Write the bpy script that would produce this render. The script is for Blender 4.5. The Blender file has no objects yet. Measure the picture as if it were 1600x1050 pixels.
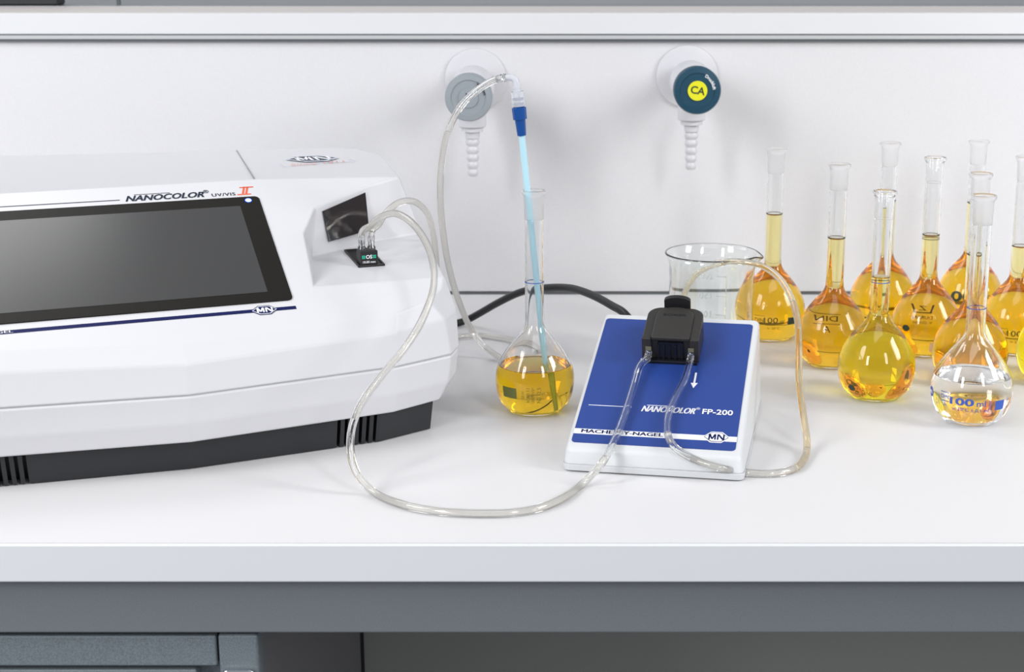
import bpy, bmesh, math, random
from mathutils import Vector, Matrix
R = math.radians
sc = bpy.context.scene
col = sc.collection
# ------------------------------------------------------------------ camera
TILT, FPX, PPX, PPY, CAMH = R(14.5), 2500.0, 890.0, 525.0, 0.361
cd = bpy.data.cameras.new('camera'); cam = bpy.data.objects.new('camera', cd); col.objects.link(cam)
cam.location = (0, 0, CAMH); cam.rotation_euler = (R(90) - TILT, 0, 0)
cd.sensor_width = 36; cd.lens = FPX / 1600 * 36; cd.shift_x = -(PPX - 800) / 1600; cd.clip_start = .02
cd.dof.use_dof = True; cd.dof.focus_distance = 1.15; cd.dof.aperture_fstop = 13
sc.camera = cam
# ------------------------------------------------------------------ world, lights, exposure
w = bpy.data.worlds.new('world'); sc.world = w; w.use_nodes = True
w.node_tree.nodes['Background'].inputs[0].default_value = (.93, .95, 1, 1)
w.node_tree.nodes['Background'].inputs[1].default_value = .42
def area(name, loc, target, sx, sy, power, color=(1, 1, 1)):
    l = bpy.data.lights.new(name, 'AREA'); l.shape = 'RECTANGLE'; l.size = sx; l.size_y = sy
    l.energy = power; l.color = color
    o = bpy.data.objects.new(name, l); col.objects.link(o); o.location = loc
    o.rotation_euler = (Vector(target) - Vector(loc)).to_track_quat('-Z', 'Y').to_euler()
    return o
area('softbox_left', (-1.35, .50, 1.10), (-.45, 1.5, .12), .55, .9, 13)
area('softbox_right', (1.5, .70, .90), (.6, 1.5, .16), .45, .8, 17.5)
area('screen_gradient_lamp', (-1.03, 2.10, 1.75), (-.2, 1.3, 0), .8, .8, 8)  # unseen lamp, added so its reflection grades the touch screen
area('softbox_overhead', (.15, .50, 1.75), (0, 1.15, 0), 1.0, .45, 3.2)
area('strip_front_left', (-1.15, -.45, .85), (-.35, 1.0, -.05), .28, 1.0, 15)
area('strip_front_right', (.95, -.65, 1.05), (.3, 1.0, -.05), .28, 1.0, 11)
vs = sc.view_settings
vs.view_transform = 'Standard'; vs.look = 'None'; vs.exposure = 0.0; vs.gamma = 1; vs.use_curve_mapping = False
cy = sc.cycles
cy.use_denoising = True; cy.max_bounces = 28; cy.transmission_bounces = 26; cy.glossy_bounces = 8
cy.diffuse_bounces = 6; cy.sample_clamp_indirect = 40; cy.blur_glossy = .6; cy.volume_bounces = 0
# ------------------------------------------------------------------ materials
def mat(name, color, rough=.5, metal=0, trans=0, ior=1.45, noise=0, nscale=400, bump=0, coat=0, emit=None, spec=.5):
    m = bpy.data.materials.new(name); m.use_nodes = True
    nt = m.node_tree; b = nt.nodes['Principled BSDF']
    b.inputs['Base Color'].default_value = (*color, 1); b.inputs['Roughness'].default_value = rough
    b.inputs['Metallic'].default_value = metal; b.inputs['Transmission Weight'].default_value = trans
    b.inputs['IOR'].default_value = ior; b.inputs['Coat Weight'].default_value = coat
    b.inputs['Specular IOR Level'].default_value = spec
    if emit:
        b.inputs['Emission Color'].default_value = (*emit[0], 1); b.inputs['Emission Strength'].default_value = emit[1]
    if noise or bump:
        tc = nt.nodes.new('ShaderNodeTexCoord'); n = nt.nodes.new('ShaderNodeTexNoise')
        n.inputs['Scale'].default_value = nscale; n.inputs['Detail'].default_value = 3
        nt.links.new(tc.outputs['Object'], n.inputs['Vector'])
        if noise:
            r = nt.nodes.new('ShaderNodeValToRGB')
            r.color_ramp.elements[0].position = .3; r.color_ramp.elements[1].position = .7
            r.color_ramp.elements[0].color = (*[c * (1 - noise) for c in color], 1)
            r.color_ramp.elements[1].color = (*[min(1, c * (1 + noise)) for c in color], 1)
            nt.links.new(n.outputs['Fac'], r.inputs['Fac']); nt.links.new(r.outputs['Color'], b.inputs['Base Color'])
        if bump:
            bp = nt.nodes.new('ShaderNodeBump'); bp.inputs['Strength'].default_value = bump; bp.inputs['Distance'].default_value = .0004
            nt.links.new(n.outputs['Fac'], bp.inputs['Height']); nt.links.new(bp.outputs['Normal'], b.inputs['Normal'])
    return m
def liquid(name, dens, color, ior=1.333):
    """one material; the face attribute free_surface picks liquid-air or liquid-glass refraction"""
    m = bpy.data.materials.new(name); m.use_nodes = True; nt = m.node_tree
    for n in list(nt.nodes):
        if n.type != 'OUTPUT_MATERIAL': nt.nodes.remove(n)
    out = nt.nodes[0]
    g = nt.nodes.new('ShaderNodeBsdfGlass'); g.inputs['Roughness'].default_value = 0
    at = nt.nodes.new('ShaderNodeAttribute'); at.attribute_name = 'free_surface'
    mr = nt.nodes.new('ShaderNodeMapRange'); mr.inputs['To Min'].default_value = ior / 1.473; mr.inputs['To Max'].default_value = ior
    nt.links.new(at.outputs['Fac'], mr.inputs['Value']); nt.links.new(mr.outputs['Result'], g.inputs['IOR'])
    nt.links.new(g.outputs[0], out.inputs['Surface'])
    if dens:
        v = nt.nodes.new('ShaderNodeVolumeAbsorption'); v.inputs['Color'].default_value = (*color, 1); v.inputs['Density'].default_value = dens
        nt.links.new(v.outputs[0], out.inputs['Volume'])
    return m
M = dict(
    bench=mat('bench_laminate', (.69, .685, .695), .42, noise=.012, nscale=900),
    wallp=mat('splash_panel_white', (.645, .645, .665), .38, noise=.02, nscale=700),
    edge=mat('bench_edge_white', (.70, .72, .745), .35),
    rail=mat('rail_grey_paint', (.158, .170, .190), .42, noise=.12, nscale=1500, bump=.15),
    cab=mat('cabinet_blue_grey_paint', (.155, .185, .205), .45, noise=.25, nscale=1300, bump=.4),
    cabdark=mat('dark_side_panel', (.19, .185, .195), .5, noise=.06, nscale=900),
    cabgrey=mat('grey_back_panel', (.27, .27, .255), .5, noise=.06, nscale=900),
    alu=mat('aluminium', (.48, .50, .52), .3, metal=.8),
    seal=mat('dark_seal', (.08, .09, .10), .5),
    shelf=mat('shelf_white', (.64, .65, .67), .4), shelftop=mat('shelf_top_beige', (.62, .58, .57), .5),
    farw=mat('far_wall_paint', (.6, .62, .64), .8, noise=.03, nscale=4), floor=mat('floor_vinyl', (.35, .36, .38), .5, noise=.08, nscale=60),
    white=mat('device_white_plastic', (.625, .625, .65), .34, noise=.01, nscale=1200, bump=.03),
    white2=mat('pump_white_plastic', (.63, .645, .66), .4, bump=.06, nscale=1500),
    tapw=mat('tap_white_plastic', (.60, .60, .63), .35), tapgrey=mat('tap_grey_plastic', (.27, .30, .33), .4),
    tapblue=mat('tap_petrol_plastic', (.010, .055, .095), .35), yellow=mat('tap_yellow_disc', (.72, .70, .015), .4),
    black=mat('black_plastic', (.012, .012, .014), .5), dark=mat('anthracite_plastic', (.018, .019, .022), .45, bump=.15, nscale=1600),
    bezel=mat('bezel_black_glass', (.010, .009, .0075), .38, noise=.2, nscale=1500, spec=.2), screen=mat('screen_glass', (.042, .042, .042), .2, spec=.8),
    windowm=mat('dark_red_window', (.012, .007, .008), .06, spec=.8), head=mat('pump_head_black', (.026, .024, .022), .42, bump=.25, nscale=1800),
    headin=mat('pump_head_inner', (.008, .009, .014), .3),
    blue=mat('label_blue', (.020, .054, .255), .33, noise=.05, nscale=1200), inkw=mat('ink_white', (.85, .86, .9), .4),
    navy=mat('ink_navy', (.005, .009, .075), .4, spec=.2), slate=mat('ink_slate', (.012, .022, .05), .4), red=mat('ink_red', (.80, .10, .03), .4), pink=mat('ink_pale_red', (.75, .33, .28), .45),
    faint=mat('ink_faint', (.55, .58, .66), .4), black_ink=mat('ink_dark_green', (.025, .045, .03), .4), blue_ink=mat('ink_blue', (.03, .09, .42), .4),
    white_ink=mat('ink_beaker_white', (1, 1, 1), .6, trans=.6), green=mat('ink_green', (.02, .42, .27), .4), seam=mat('seam_shadow_line', (.28, .28, .30), .6),
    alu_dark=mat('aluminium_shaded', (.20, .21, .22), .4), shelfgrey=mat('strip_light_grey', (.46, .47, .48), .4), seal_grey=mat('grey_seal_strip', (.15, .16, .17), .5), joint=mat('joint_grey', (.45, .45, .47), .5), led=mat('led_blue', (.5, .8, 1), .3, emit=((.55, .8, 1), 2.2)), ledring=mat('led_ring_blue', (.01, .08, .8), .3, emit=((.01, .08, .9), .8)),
    glass=mat('borosilicate_glass', (.985, .99, .99), 0, trans=1, ior=1.473), frost=mat('ground_glass', (1, 1, 1), .3, trans=1, ior=1.3),
    bglass=mat('beaker_glass', (.96, .985, .975), 0, trans=1, ior=1.473),
    silicone=mat('clear_tubing', (1, .997, .985), .02, trans=1, ior=1.41), silicone_a=mat('amber_tinted_tubing', (.98, .93, .82), .02, trans=1, ior=1.41),
    tubefluid=mat('tube_milky_core', (1, .985, .95), .25, trans=.85, ior=1.35),
    water=liquid('water', 0, (1, 1, 1)),
    clearpl=mat('translucent_white_plastic', (.86, .88, .93), .25, trans=.55, ior=1.4), acrylic=mat('clear_plastic', (.93, .94, .96), .06, trans=1, ior=1.45),
    luer=mat('luer_blue_plastic', (.006, .065, .27), .28), cyan=mat('cyan_dip_tube', (.46, .72, .82), .3),
    chrome=mat('chrome', (.7, .72, .75), .08, metal=1), cable=mat('cable_black_rubber', (.008, .009, .009), .4), brass=mat('olive_clip', (.16, .15, .10), .4),
    liqA=liquid('orange_liquid', 76, (1, .866, 0)), liqB=liquid('golden_liquid', 90, (1, .895, 0)), liqC=liquid('bright_yellow_liquid', 85, (1, .945, .0)),
)
# ------------------------------------------------------------------ helpers
def tag(o, label=None, cat=None, group=None, kind=None):
    if label: o['label'] = label
    if cat: o['category'] = cat
    if group: o['group'] = group
    if kind: o['kind'] = kind
    return o
def empty(name, loc=(0, 0, 0), rz=0):
    o = bpy.data.objects.new(name, None); o.empty_display_size = .02; col.objects.link(o)
    o.location = loc; o.rotation_euler = (0, 0, rz); return o
def mesh(name, verts, faces, m, parent=None, smooth=False, bevel=0, segs=2, angle=30, fixn=True):
    me = bpy.data.meshes.new(name); me.from_pydata([tuple(v) for v in verts], [], faces); me.validate()
    if fixn:
        bm = bmesh.new(); bm.from_mesh(me); bmesh.ops.recalc_face_normals(bm, faces=bm.faces); bm.to_mesh(me); bm.free()
    me.materials.append(m)
    o = bpy.data.objects.new(name, me); col.objects.link(o); o.parent = parent
    if smooth: 
        for p in me.polygons: p.use_smooth = True
        me.set_sharp_from_angle(angle=R(38))
    if bevel:
        b = o.modifiers.new('bevel', 'BEVEL'); b.width = bevel; b.segments = segs; b.limit_method = 'ANGLE'; b.angle_limit = R(angle)
        b.harden_normals = True
        for p in me.polygons: p.use_smooth = True
    return o
class MB:
    def __init__(s): s.v = []; s.f = []
    def add(s, v, f):
        n = len(s.v); s.v += [tuple(x) for x in v]; s.f += [tuple(i + n for i in q) for q in f]; return s
    def box(s, x0, x1, y0, y1, z0, z1, fn=None):
        v = [(x, y, z) for z in (z0, z1) for y in (y0, y1) for x in (x0, x1)]
        if fn: v = [fn(*p) for p in v]
        return s.add(v, [(0, 2, 3, 1), (4, 5, 7, 6), (0, 1, 5, 4), (2, 6, 7, 3), (0, 4, 6, 2), (1, 3, 7, 5)])
    def prism(s, pts, z0, z1, fn=None):
        n = len(pts); v = [(x, y, z0) for x, y in pts] + [(x, y, z1) for x, y in pts]
        if fn: v = [fn(*p) for p in v]
        return s.add(v, [tuple(range(n))[::-1], tuple(range(n, 2 * n))] + [(i, (i + 1) % n, n + (i + 1) % n, n + i) for i in range(n)])
    def lathe(s, prof, seg=48, closed=True, fn=None):
        v = []; f = []; idx = []
        for r, z in prof:
            if r < 1e-7: idx.append((len(v),)); v.append((0, 0, z))
            else:
                idx.append(tuple(range(len(v), len(v) + seg)))
                v += [(r * math.cos(2 * math.pi * k / seg), r * math.sin(2 * math.pi * k / seg), z) for k in range(seg)]
        n = len(prof)
        for i in range(n if closed else n - 1):
            a, b = idx[i], idx[(i + 1) % n]
            for k in range(seg):
                k2 = (k + 1) % seg
                if len(a) == 1 and len(b) == 1: continue
                if len(a) == 1: f.append((a[0], b[k], b[k2]))
                elif len(b) == 1: f.append((a[k], b[0], a[k2]))
                else: f.append((a[k], b[k], b[k2], a[k2]))
        if fn: v = [fn(*p) for p in v]
        return s.add(v, f)
    def build(s, name, m, parent=None, **k): return mesh(name, s.v, s.f, m, parent, **k)
def rrect(x0, x1, y0, y1, r, n=5):
    p = []
    for cx, cyy, a in ((x1 - r, y1 - r, 0), (x0 + r, y1 - r, 90), (x0 + r, y0 + r, 180), (x1 - r, y0 + r, 270)):
        for k in range(n + 1):
            t = R(a + 90 * k / n); p.append((cx + r * math.cos(t), cyy + r * math.sin(t)))
    return p
def spline(pts, step=.002):
    P = [Vector(p) for p in pts]; P = [P[0] * 2 - P[1]] + P + [P[-1] * 2 - P[-2]]; out = []
    for i in range(1, len(P) - 2):
        p0, p1, p2, p3 = P[i - 1:i + 3]
        t0 = 0; t1 = t0 + max((p1 - p0).length, 1e-5) ** .5; t2 = t1 + max((p2 - p1).length, 1e-5) ** .5; t3 = t2 + max((p3 - p2).length, 1e-5) ** .5
        n = max(2, int((p2 - p1).length / step))
        for k in range(n):
            t = t1 + (t2 - t1) * k / n
            a1 = p0 * ((t1 - t) / (t1 - t0)) + p1 * ((t - t0) / (t1 - t0)); a2 = p1 * ((t2 - t) / (t2 - t1)) + p2 * ((t - t1) / (t2 - t1)); a3 = p2 * ((t3 - t) / (t3 - t2)) + p3 * ((t - t2) / (t3 - t2))
            b1 = a1 * ((t2 - t) / (t2 - t0)) + a2 * ((t - t0) / (t2 - t0)); b2 = a2 * ((t3 - t) / (t3 - t1)) + a3 * ((t - t1) / (t3 - t1))
            out.append(b1 * ((t2 - t) / (t2 - t1)) + b2 * ((t - t1) / (t2 - t1)))
    out.append(P[-2])
    for _ in range(3):   # light smoothing
        out = [out[0]] + [(out[i - 1] + out[i] * 2 + out[i + 1]) / 4 for i in range(1, len(out) - 1)] + [out[-1]]
    return out
def frames(path):
    T = []
    for i in range(len(path)):
        a = path[max(0, i - 1)]; b = path[min(len(path) - 1, i + 1)]
        if (b - a).length < 1e-7: b = path[min(len(path) - 1, i + 2)]; a = path[max(0, i - 2)]
        T.append((b - a).normalized())
    n = T[0].orthogonal().normalized(); F = []
    for t in T:
        n = (n - t * n.dot(t)).normalized(); F.append((n.copy(), t.cross(n)))
    return F
def shell(mb, path, radii, seg=14, cap=True):
    F = frames(path); v = []; f = []
    for i, p in enumerate(path):
        r = radii[i] if isinstance(radii, (list, tuple)) else radii
        for k in range(seg):
            a = 2 * math.pi * k / seg; v.append(p + (F[i][0] * math.cos(a) + F[i][1] * math.sin(a)) * r)
    for i in range(len(path) - 1):
        for k in range(seg):
            k2 = (k + 1) % seg; f.append((i * seg + k, i * seg + k2, (i + 1) * seg + k2, (i + 1) * seg + k))
    if cap:
        f.append(tuple(range(seg))[::-1]); f.append(tuple(range((len(path) - 1) * seg, len(path) * seg)))
    return mb.add(v, f)
def annular(mb, path, ro, ri, seg=16):
    F = frames(path); n = len(path); v = []; f = []
    for r in (ro, ri):
        for i, p in enumerate(path):
            for k in range(seg):
                a = 2 * math.pi * k / seg; v.append(p + (F[i][0] * math.cos(a) + F[i][1] * math.sin(a)) * r)
    N = n * seg
    for i in range(n - 1):
        for k in range(seg):
            k2 = (k + 1) % seg; a, b, c, d = i * seg + k, i * seg + k2, (i + 1) * seg + k2, (i + 1) * seg + k
            f.append((a, b, c, d)); f.append((N + d, N + c, N + b, N + a))
    for e in (0, (n - 1) * seg):
        for k in range(seg):
            k2 = (k + 1) % seg; q = (e + k, N + e + k, N + e + k2, e + k2); f.append(q if e == 0 else q[::-1])
    return mb.add(v, f)
_tc = {}
def text_geo(body, size, shear=0, bold=0, xs=1, space=1, align='CENTER'):
    c = bpy.data.curves.new('t', 'FONT'); c.body = body; c.size = size; c.shear = shear; c.offset = bold * size; c.space_character = space
    c.align_x = align; c.align_y = 'CENTER'; c.resolution_u = 3
    o = bpy.data.objects.new('t', c); col.objects.link(o); bpy.context.view_layer.update()
    me = bpy.data.meshes.new_from_object(o.evaluated_get(bpy.context.evaluated_depsgraph_get()))
    v = [(p.co.x * xs, p.co.y) for p in me.vertices]; f = [tuple(p.vertices) for p in me.polygons]
    bpy.data.objects.remove(o); bpy.data.curves.remove(c); bpy.data.meshes.remove(me)
    return v, f
def text(name, body, size, m, fn, parent=None, fit=None, fine=False, dbl=0, **k):
    """fit=(width): scales x so the line measures that width"""
    v, f = text_geo(body, size, **k)
    if fit:
        x0 = min(p[0] for p in v); x1 = max(p[0] for p in v); s = fit / (x1 - x0); c = (x0 + x1) / 2
        v = [((p[0] - c) * s, p[1]) for p in v]
    if dbl:
        n0 = len(v); v = v + [(p[0] + dbl, p[1]) for p in v]; f = list(f) + [tuple(i + n0 for i in q) for q in f]
    if fine:
        bm = bmesh.new(); bv = [bm.verts.new((p[0], p[1], 0)) for p in v]
        for q in f:
            try: bm.faces.new([bv[i] for i in q])
            except ValueError: pass
        bmesh.ops.triangulate(bm, faces=bm.faces)
        for _ in range(4):
            es = [e for e in bm.edges if e.calc_length() > .0016]
            if not es: break
            bmesh.ops.subdivide_edges(bm, edges=es, cuts=1); bmesh.ops.triangulate(bm, faces=bm.faces)
        bm.verts.index_update(); v = [(q.co.x, q.co.y) for q in bm.verts]; f = [tuple(x.index for x in q.verts) for q in bm.faces]; bm.free()
    return mesh(name, [fn(*p) for p in v], f, m, parent, fixn=False)
# camera-matched placement of the measured points
ct, st = math.cos(TILT), math.sin(TILT)
def ray(px, py):
    a = (px - PPX) / FPX; b = -(py - PPY) / FPX
    return Vector((a, ct + b * st, -st + b * ct))
def on_y(px, py, Y): return Vector((0, 0, CAMH)) + ray(px, py) * (Y / ray(px, py).y)
def on_z(px, py, z): r = ray(px, py); return Vector((0, 0, CAMH)) + r * ((z - CAMH) / r.z)

# ------------------------------------------------------------------ the setting
S = dict(kind='structure')
def struct(o): o['kind'] = 'structure'; return o
BX0, BX1, WY = -1.6, 1.6, 1.565
struct(MB().box(-6, 6, -3, 8, -.92, -.90).build('floor', M['floor']))
struct(MB().box(-6, 6, 5.0, 5.1, -.90, 2.6).build('wall_far', M['farw']))
struct(MB().box(BX0, BX1, WY, WY + .019, .0027, .2495).build('wall_back', M['wallp']))
tr = struct(MB().box(BX0, BX1, WY + .0012, WY + .018, -.002, .0046).build('trim_1', M['seal_grey']))
# worktop : top slab with a rounded front lip
wt = empty('worktop', (0, .898, 0)); tag(wt, 'long white laminate lab worktop with a pale front edge under all the glassware', 'worktop')
MB().box(BX0, BX1, .0022, .664, -.0248, 0).build('top_slab', M['bench'], wt)
MB().box(BX0, BX1, -.0012, .002, -.0245, -.0002).build('edge_strip', M['edge'], wt, bevel=.0012)
fr = empty('bench_frame', (0, .905, 0)); tag(fr, 'grey painted steel frame rail running right under the worktop edge', 'rail')
MB().box(BX0, BX1, 0, .04, -.0615, -.0262).build('front_rail', M['rail'], fr, bevel=.0015)
MB().box(BX0, BX1, .002, .04, -.0262, -.0246).build('shadow_gap', M['seal'], fr)
# media shelf above the splash panel
sh = empty('shelf', (0, WY, .2485)); tag(sh, 'white wall shelf with a grey channel strip under its front, above the taps', 'shelf')
MB().box(BX0, BX1, -.006, .155, .0085, .0285).build('shelf_board', M['shelf'], sh, bevel=.0008)
MB().box(BX0, BX1, -.0055, .108, .0286, .0290).build('shelf_surface', M['shelftop'], sh)
MB().box(BX0, BX1, .1082, .155, .0286, .0292).build('rear_rail', M['alu'], sh)
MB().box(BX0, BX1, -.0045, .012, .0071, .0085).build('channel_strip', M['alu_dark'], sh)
MB().box(BX0, BX1, -.0050, .012, .0038, .0071).build('light_strip', M['shelfgrey'], sh)
MB().box(BX0, BX1, -.0045, .012, .0012, .0038).build('seal_line', M['seal'], sh)
t = MB().box(-.66, -.5285, -.015, .012, 0, .12).build('monitor_stand', M['black'], None, bevel=.002); t.location = (0, 1.70, .2779)
tag(t, 'black equipment foot barely showing at the top left corner on the shelf', 'equipment')
t = MB().lathe([(0, 0), (.0022, 0), (.0022, .14), (0, .14)], 16).build('support_post', M['seal'], None, smooth=True); t.location = (-.4695, 1.70, .2779)
tag(t, 'thin dark vertical post at the top left on the shelf', 'post')

# ------------------------------------------------------------------ under-bench furniture
cb = empty('base_cabinet', (0, .912, -.9)); tag(cb, 'blue-grey steel base cabinet with a locking bar under the left of the bench', 'cabinet')
MB().box(-1.2, -.2172, .012, .47, .02, .835).build('body', M['cab'], cb)
MB().box(-1.2, -.2185, -.002, .012, .8138, .8345).build('top_rail', M['cab'], cb, bevel=.0015)
MB().box(-1.2, -.222, .004, .013, .8112, .8140).build('shadow_gap', M['seal'], cb)
dr = MB().box(-1.2, -.232, -.001, .012, .60, .8110).build('drawer_front', M['cab'], cb, bevel=.0015)
MB().box(-.2172, -.1925, -.003, .012, .2, .8355).build('corner_bar', M['cab'], cb, bevel=.0022, segs=3)
lk = MB().prism(rrect(-.2145, -.1950, .795, .8135, .003), -.0072, -.003, lambda x, y, z: (x, z, y)).build('lock_plate', M['chrome'], cb, bevel=.0008)
ml = MB().lathe([(.0052, 0), (.0066, 0), (.0066, .0018), (.0052, .0018)], 28, fn=lambda x, y, z: (-.2048 + x, -.0072 - z, .8035 + y)).build('lock_ring', M['alu'], lk, smooth=True)
MB().lathe([(0, .0), (.0045, 0), (.0045, .001), (0, .001)], 24, fn=lambda x, y, z: (-.2048 + x, -.0072 - z, .8035 + y)).build('lock_core', M['black'], lk)
MB().box(-.2170, -.1965, .010, .47, .02, .8355).build('side_wall', M['cabdark'], cb)
MB().box(-.2165, -.1943, .4780, .4797, .02, .8355).build('rear_gap_shade', M['black'], cb)  # black strip painted in for the shade of the gap behind the cabinet
pb = MB().box(-.01, 1.7, 0, .02, -.86, -.03).build('rear_panel', M['cabgrey']); pb.location = (-.1958, 1.392, 0)
tag(pb, 'mid grey rear panel under the bench filling the lower right', 'panel')

# ------------------------------------------------------------------ spectrophotometer (device frame: u along the front, v to the back)
DO, DT = Vector((-.258, 1.031, 0)), R(21.3)
DU, DV = Vector((math.cos(DT), math.sin(DT), 0)), Vector((-math.sin(DT), math.cos(DT), 0))
TA = math.tan(R(25.5)); CA, SA = math.cos(R(25.5)), math.sin(R(25.5))
mz = lambda v: .0882 + v * TA                       # main sloping panel
fz = lambda v: .1098 + (v - .0453) * math.tan(R(5))  # recess floor
sp = empty('spectrophotometer', DO, DT)
tag(sp, 'large white bench spectrophotometer with a dark sloping touch screen and black base', 'instrument')
def dev_to_world(p): return DO + DU * p[0] + DV * p[1] + Vector((0, 0, p[2]))
def MP(off=.0002):                                    # point on main panel, (u, v) -> local, lifted along its normal
    return lambda u, v: (u, v - off * SA, mz(v) + off * CA)
def MT(cu, cv, off=.0003, ang=0):                     # text frame on main panel (centre at u,v)
    ca, sa = math.cos(R(ang)), math.sin(R(ang))
    return lambda x, y: (cu + x * ca - y * sa, cv + (x * sa + y * ca) * CA - off * SA, mz(cv) + (x * sa + y * ca) * SA + off * CA)
# columns of the housing (right side exact, left mirrored)
cols_lo = {  # level 0..2 lower shell
    'c0': [(0, -.011, .023), (0, -.016, .038), (0, -.018, .0573)],
    'c1': [(.1445, .0055, .023), (.1455, .0015, .038), (.1462, .0005, .0573)],
    'c2a': [(.1830, .0215, .0235), (.190, .0185, .0380), (.1925, .0185, .0573)],
    'c2b': [(.1930, .040, .0250), (.2010, .036, .0390), (.2042, .038, .0573)],
    'c3': [(.198, .165, .025), (.208, .165, .039), (.212, .165, .0573)],
    'c4': [(.198, .262, .025), (.208, .262, .039), (.2125, .262, .0573)],
    'c5': [(.188, .310, .025), (.198, .315, .039), (.202, .318, .0573)],
    'c6': [(0, .345, .025), (0, .352, .039), (0, .355, .0573)],
}
def mir(p): return (-p[0], p[1], p[2])
order = ['c1', 'c2a', 'c2b', 'c3', 'c4', 'c5']
ring_lo = []
names = ['c0'] + order + ['c6'] + ['-' + n for n in reversed(order)]
v = []
for lv in range(3):
    for n in names: v.append(mir(cols_lo[n[1:]][lv]) if n[0] == '-' else cols_lo[n][lv])
N = len(names); f = [tuple(range(N))[::-1], tuple(range(2 * N, 3 * N))]
for lv in range(2):
    for i in range(N):
        j = (i + 1) % N; f.append((lv * N + i, lv * N + j, (lv + 1) * N + j, (lv + 1) * N + i))
mesh('lower_shell', v, f, M['white'], sp, bevel=.0018, segs=3, angle=3)
# dark joint between the shells
jv = [(p[0] * .994, p[1] * .99 + .0013, .0568 + dz) for dz in (0, .0014) for p in v[2 * N:3 * N]]
mesh('shell_joint', jv, [tuple(range(N))[::-1], tuple(range(N, 2 * N))] + [(i, (i + 1) % N, N + (i + 1) % N, N + i) for i in range(N)], M['joint'], sp)
# upper cover
vv = []; ix = {}
def P(name, p): ix[name] = len(vv); vv.append(p)
for n in names:
    b = cols_lo[n.lstrip('-')][2]; b = (b[0], b[1], .0579); P(n + '2', mir(b) if n[0] == '-' else b)
L3 = {'c0': (0, -.014, .0783), 'c1': (.148, .006, .0810), 'c2a': (.1895, .0225, .0835), 'c2b': (.2035, .040, .0860), 'c3': (.2138, .165, .090), 'c4': (.2130, .262, .092), 'c5': (.2035, .318, .092), 'c6': (0, .356, .092)}
for n in names:
    b = L3[n.lstrip('-')]; P(n + '3', mir(b) if n[0] == '-' else b)
P('c0t', (0, 0, mz(0))); P('c1t', (.1505, .0121, mz(.0121))); P('c2at', (.1774, .0223, mz(.0223))); P('c2bt', (.1910, .0345, mz(.0345)))
P('Rf', (.1962, .0457, fz(.0457))); P('Rb', (.2138, .1620, fz(.162))); P('F', (.1966, .1640, mz(.164)))
P('c4t', (.2075, .262, .1705)); P('c5t', (.198, .305, .1700)); P('c5u', (.180, .322, .1700)); P('c6t', (.0, .352, .1705)); P('c7t', (-.195, .392, .1705))
P('Fc', (.0835, .1711, mz(.1711))); P('Fl', (-.196, .1711, mz(.1711)))
P('A', (.0998, .0457, mz(.0457))); P('B', (.1031, .0725, mz(.0725))); P('C', (.1064, .1045, mz(.1045))); P('D', (.1217, .133, mz(.133))); P('Ee', (.1695, .1559, mz(.1559)))
P('K1', (.1151, .1207, .1164)); P('K2', (.1690, .1470, .1187))
for a, b in (('c1', (-.1505, .0121)), ('c2a', (-.1774, .0223)), ('c2b', (-.191, .0345))): P('-' + a + 't', (b[0], b[1], mz(b[1])))
ff = []
def Q(*n): ff.append(tuple(ix[a] for a in n))
for i in range(N):
    j = (i + 1) % N; Q(names[i] + '2', names[j] + '2', names[j] + '3', names[i] + '3')
Q('c03', 'c13', 'c1t', 'c0t'); Q('c13', 'c2a3', 'c2at', 'c1t'); Q('c2a3', 'c2b3', 'c2bt', 'c2at')
Q('c2b3', 'Rf', 'c2bt'); Q('c2b3', 'c33', 'Rb', 'Rf'); Q('c33', 'c43', 'c4t', 'F', 'Rb'); Q('c43', 'c53', 'c5t', 'c4t'); Q('c53', 'c5u', 'c5t'); Q('c53', 'c63', 'c6t', 'c5u')
Q('-c13', 'c03', 'c0t', '-c1t'); Q('-c2a3', '-c13', '-c1t', '-c2at'); Q('-c2b3', '-c2a3', '-c2at', '-c2bt')
Q('-c33', '-c2b3', '-c2bt', 'Fl'); Q('-c43', '-c33', 'Fl'); Q('-c53', '-c43', 'Fl', 'c7t'); Q('c63', '-c53', 'c7t', 'c6t')
Q('c0t', 'c1t', 'c2at', 'c2bt', 'Rf', 'A', 'B', 'C', 'D', 'Ee', 'F', 'Fc', 'Fl', '-c2bt', '-c2at', '-c1t')
Q('Fl', 'Fc', 'F', 'c4t', 'c5t', 'c5u', 'c6t', 'c7t')
Q('A', 'K1', 'B'); Q('B', 'K1', 'C'); Q('C', 'K1', 'D'); Q('D', 'K1', 'K2', 'Ee'); Q('Ee', 'K2', 'Rb', 'F'); Q('A', 'Rf', 'Rb', 'K2', 'K1')
Q(*[n + '2' for n in reversed(names)])
mesh('upper_cover', vv, ff, M['white'], sp, bevel=.0016, segs=3, angle=3)
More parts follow.
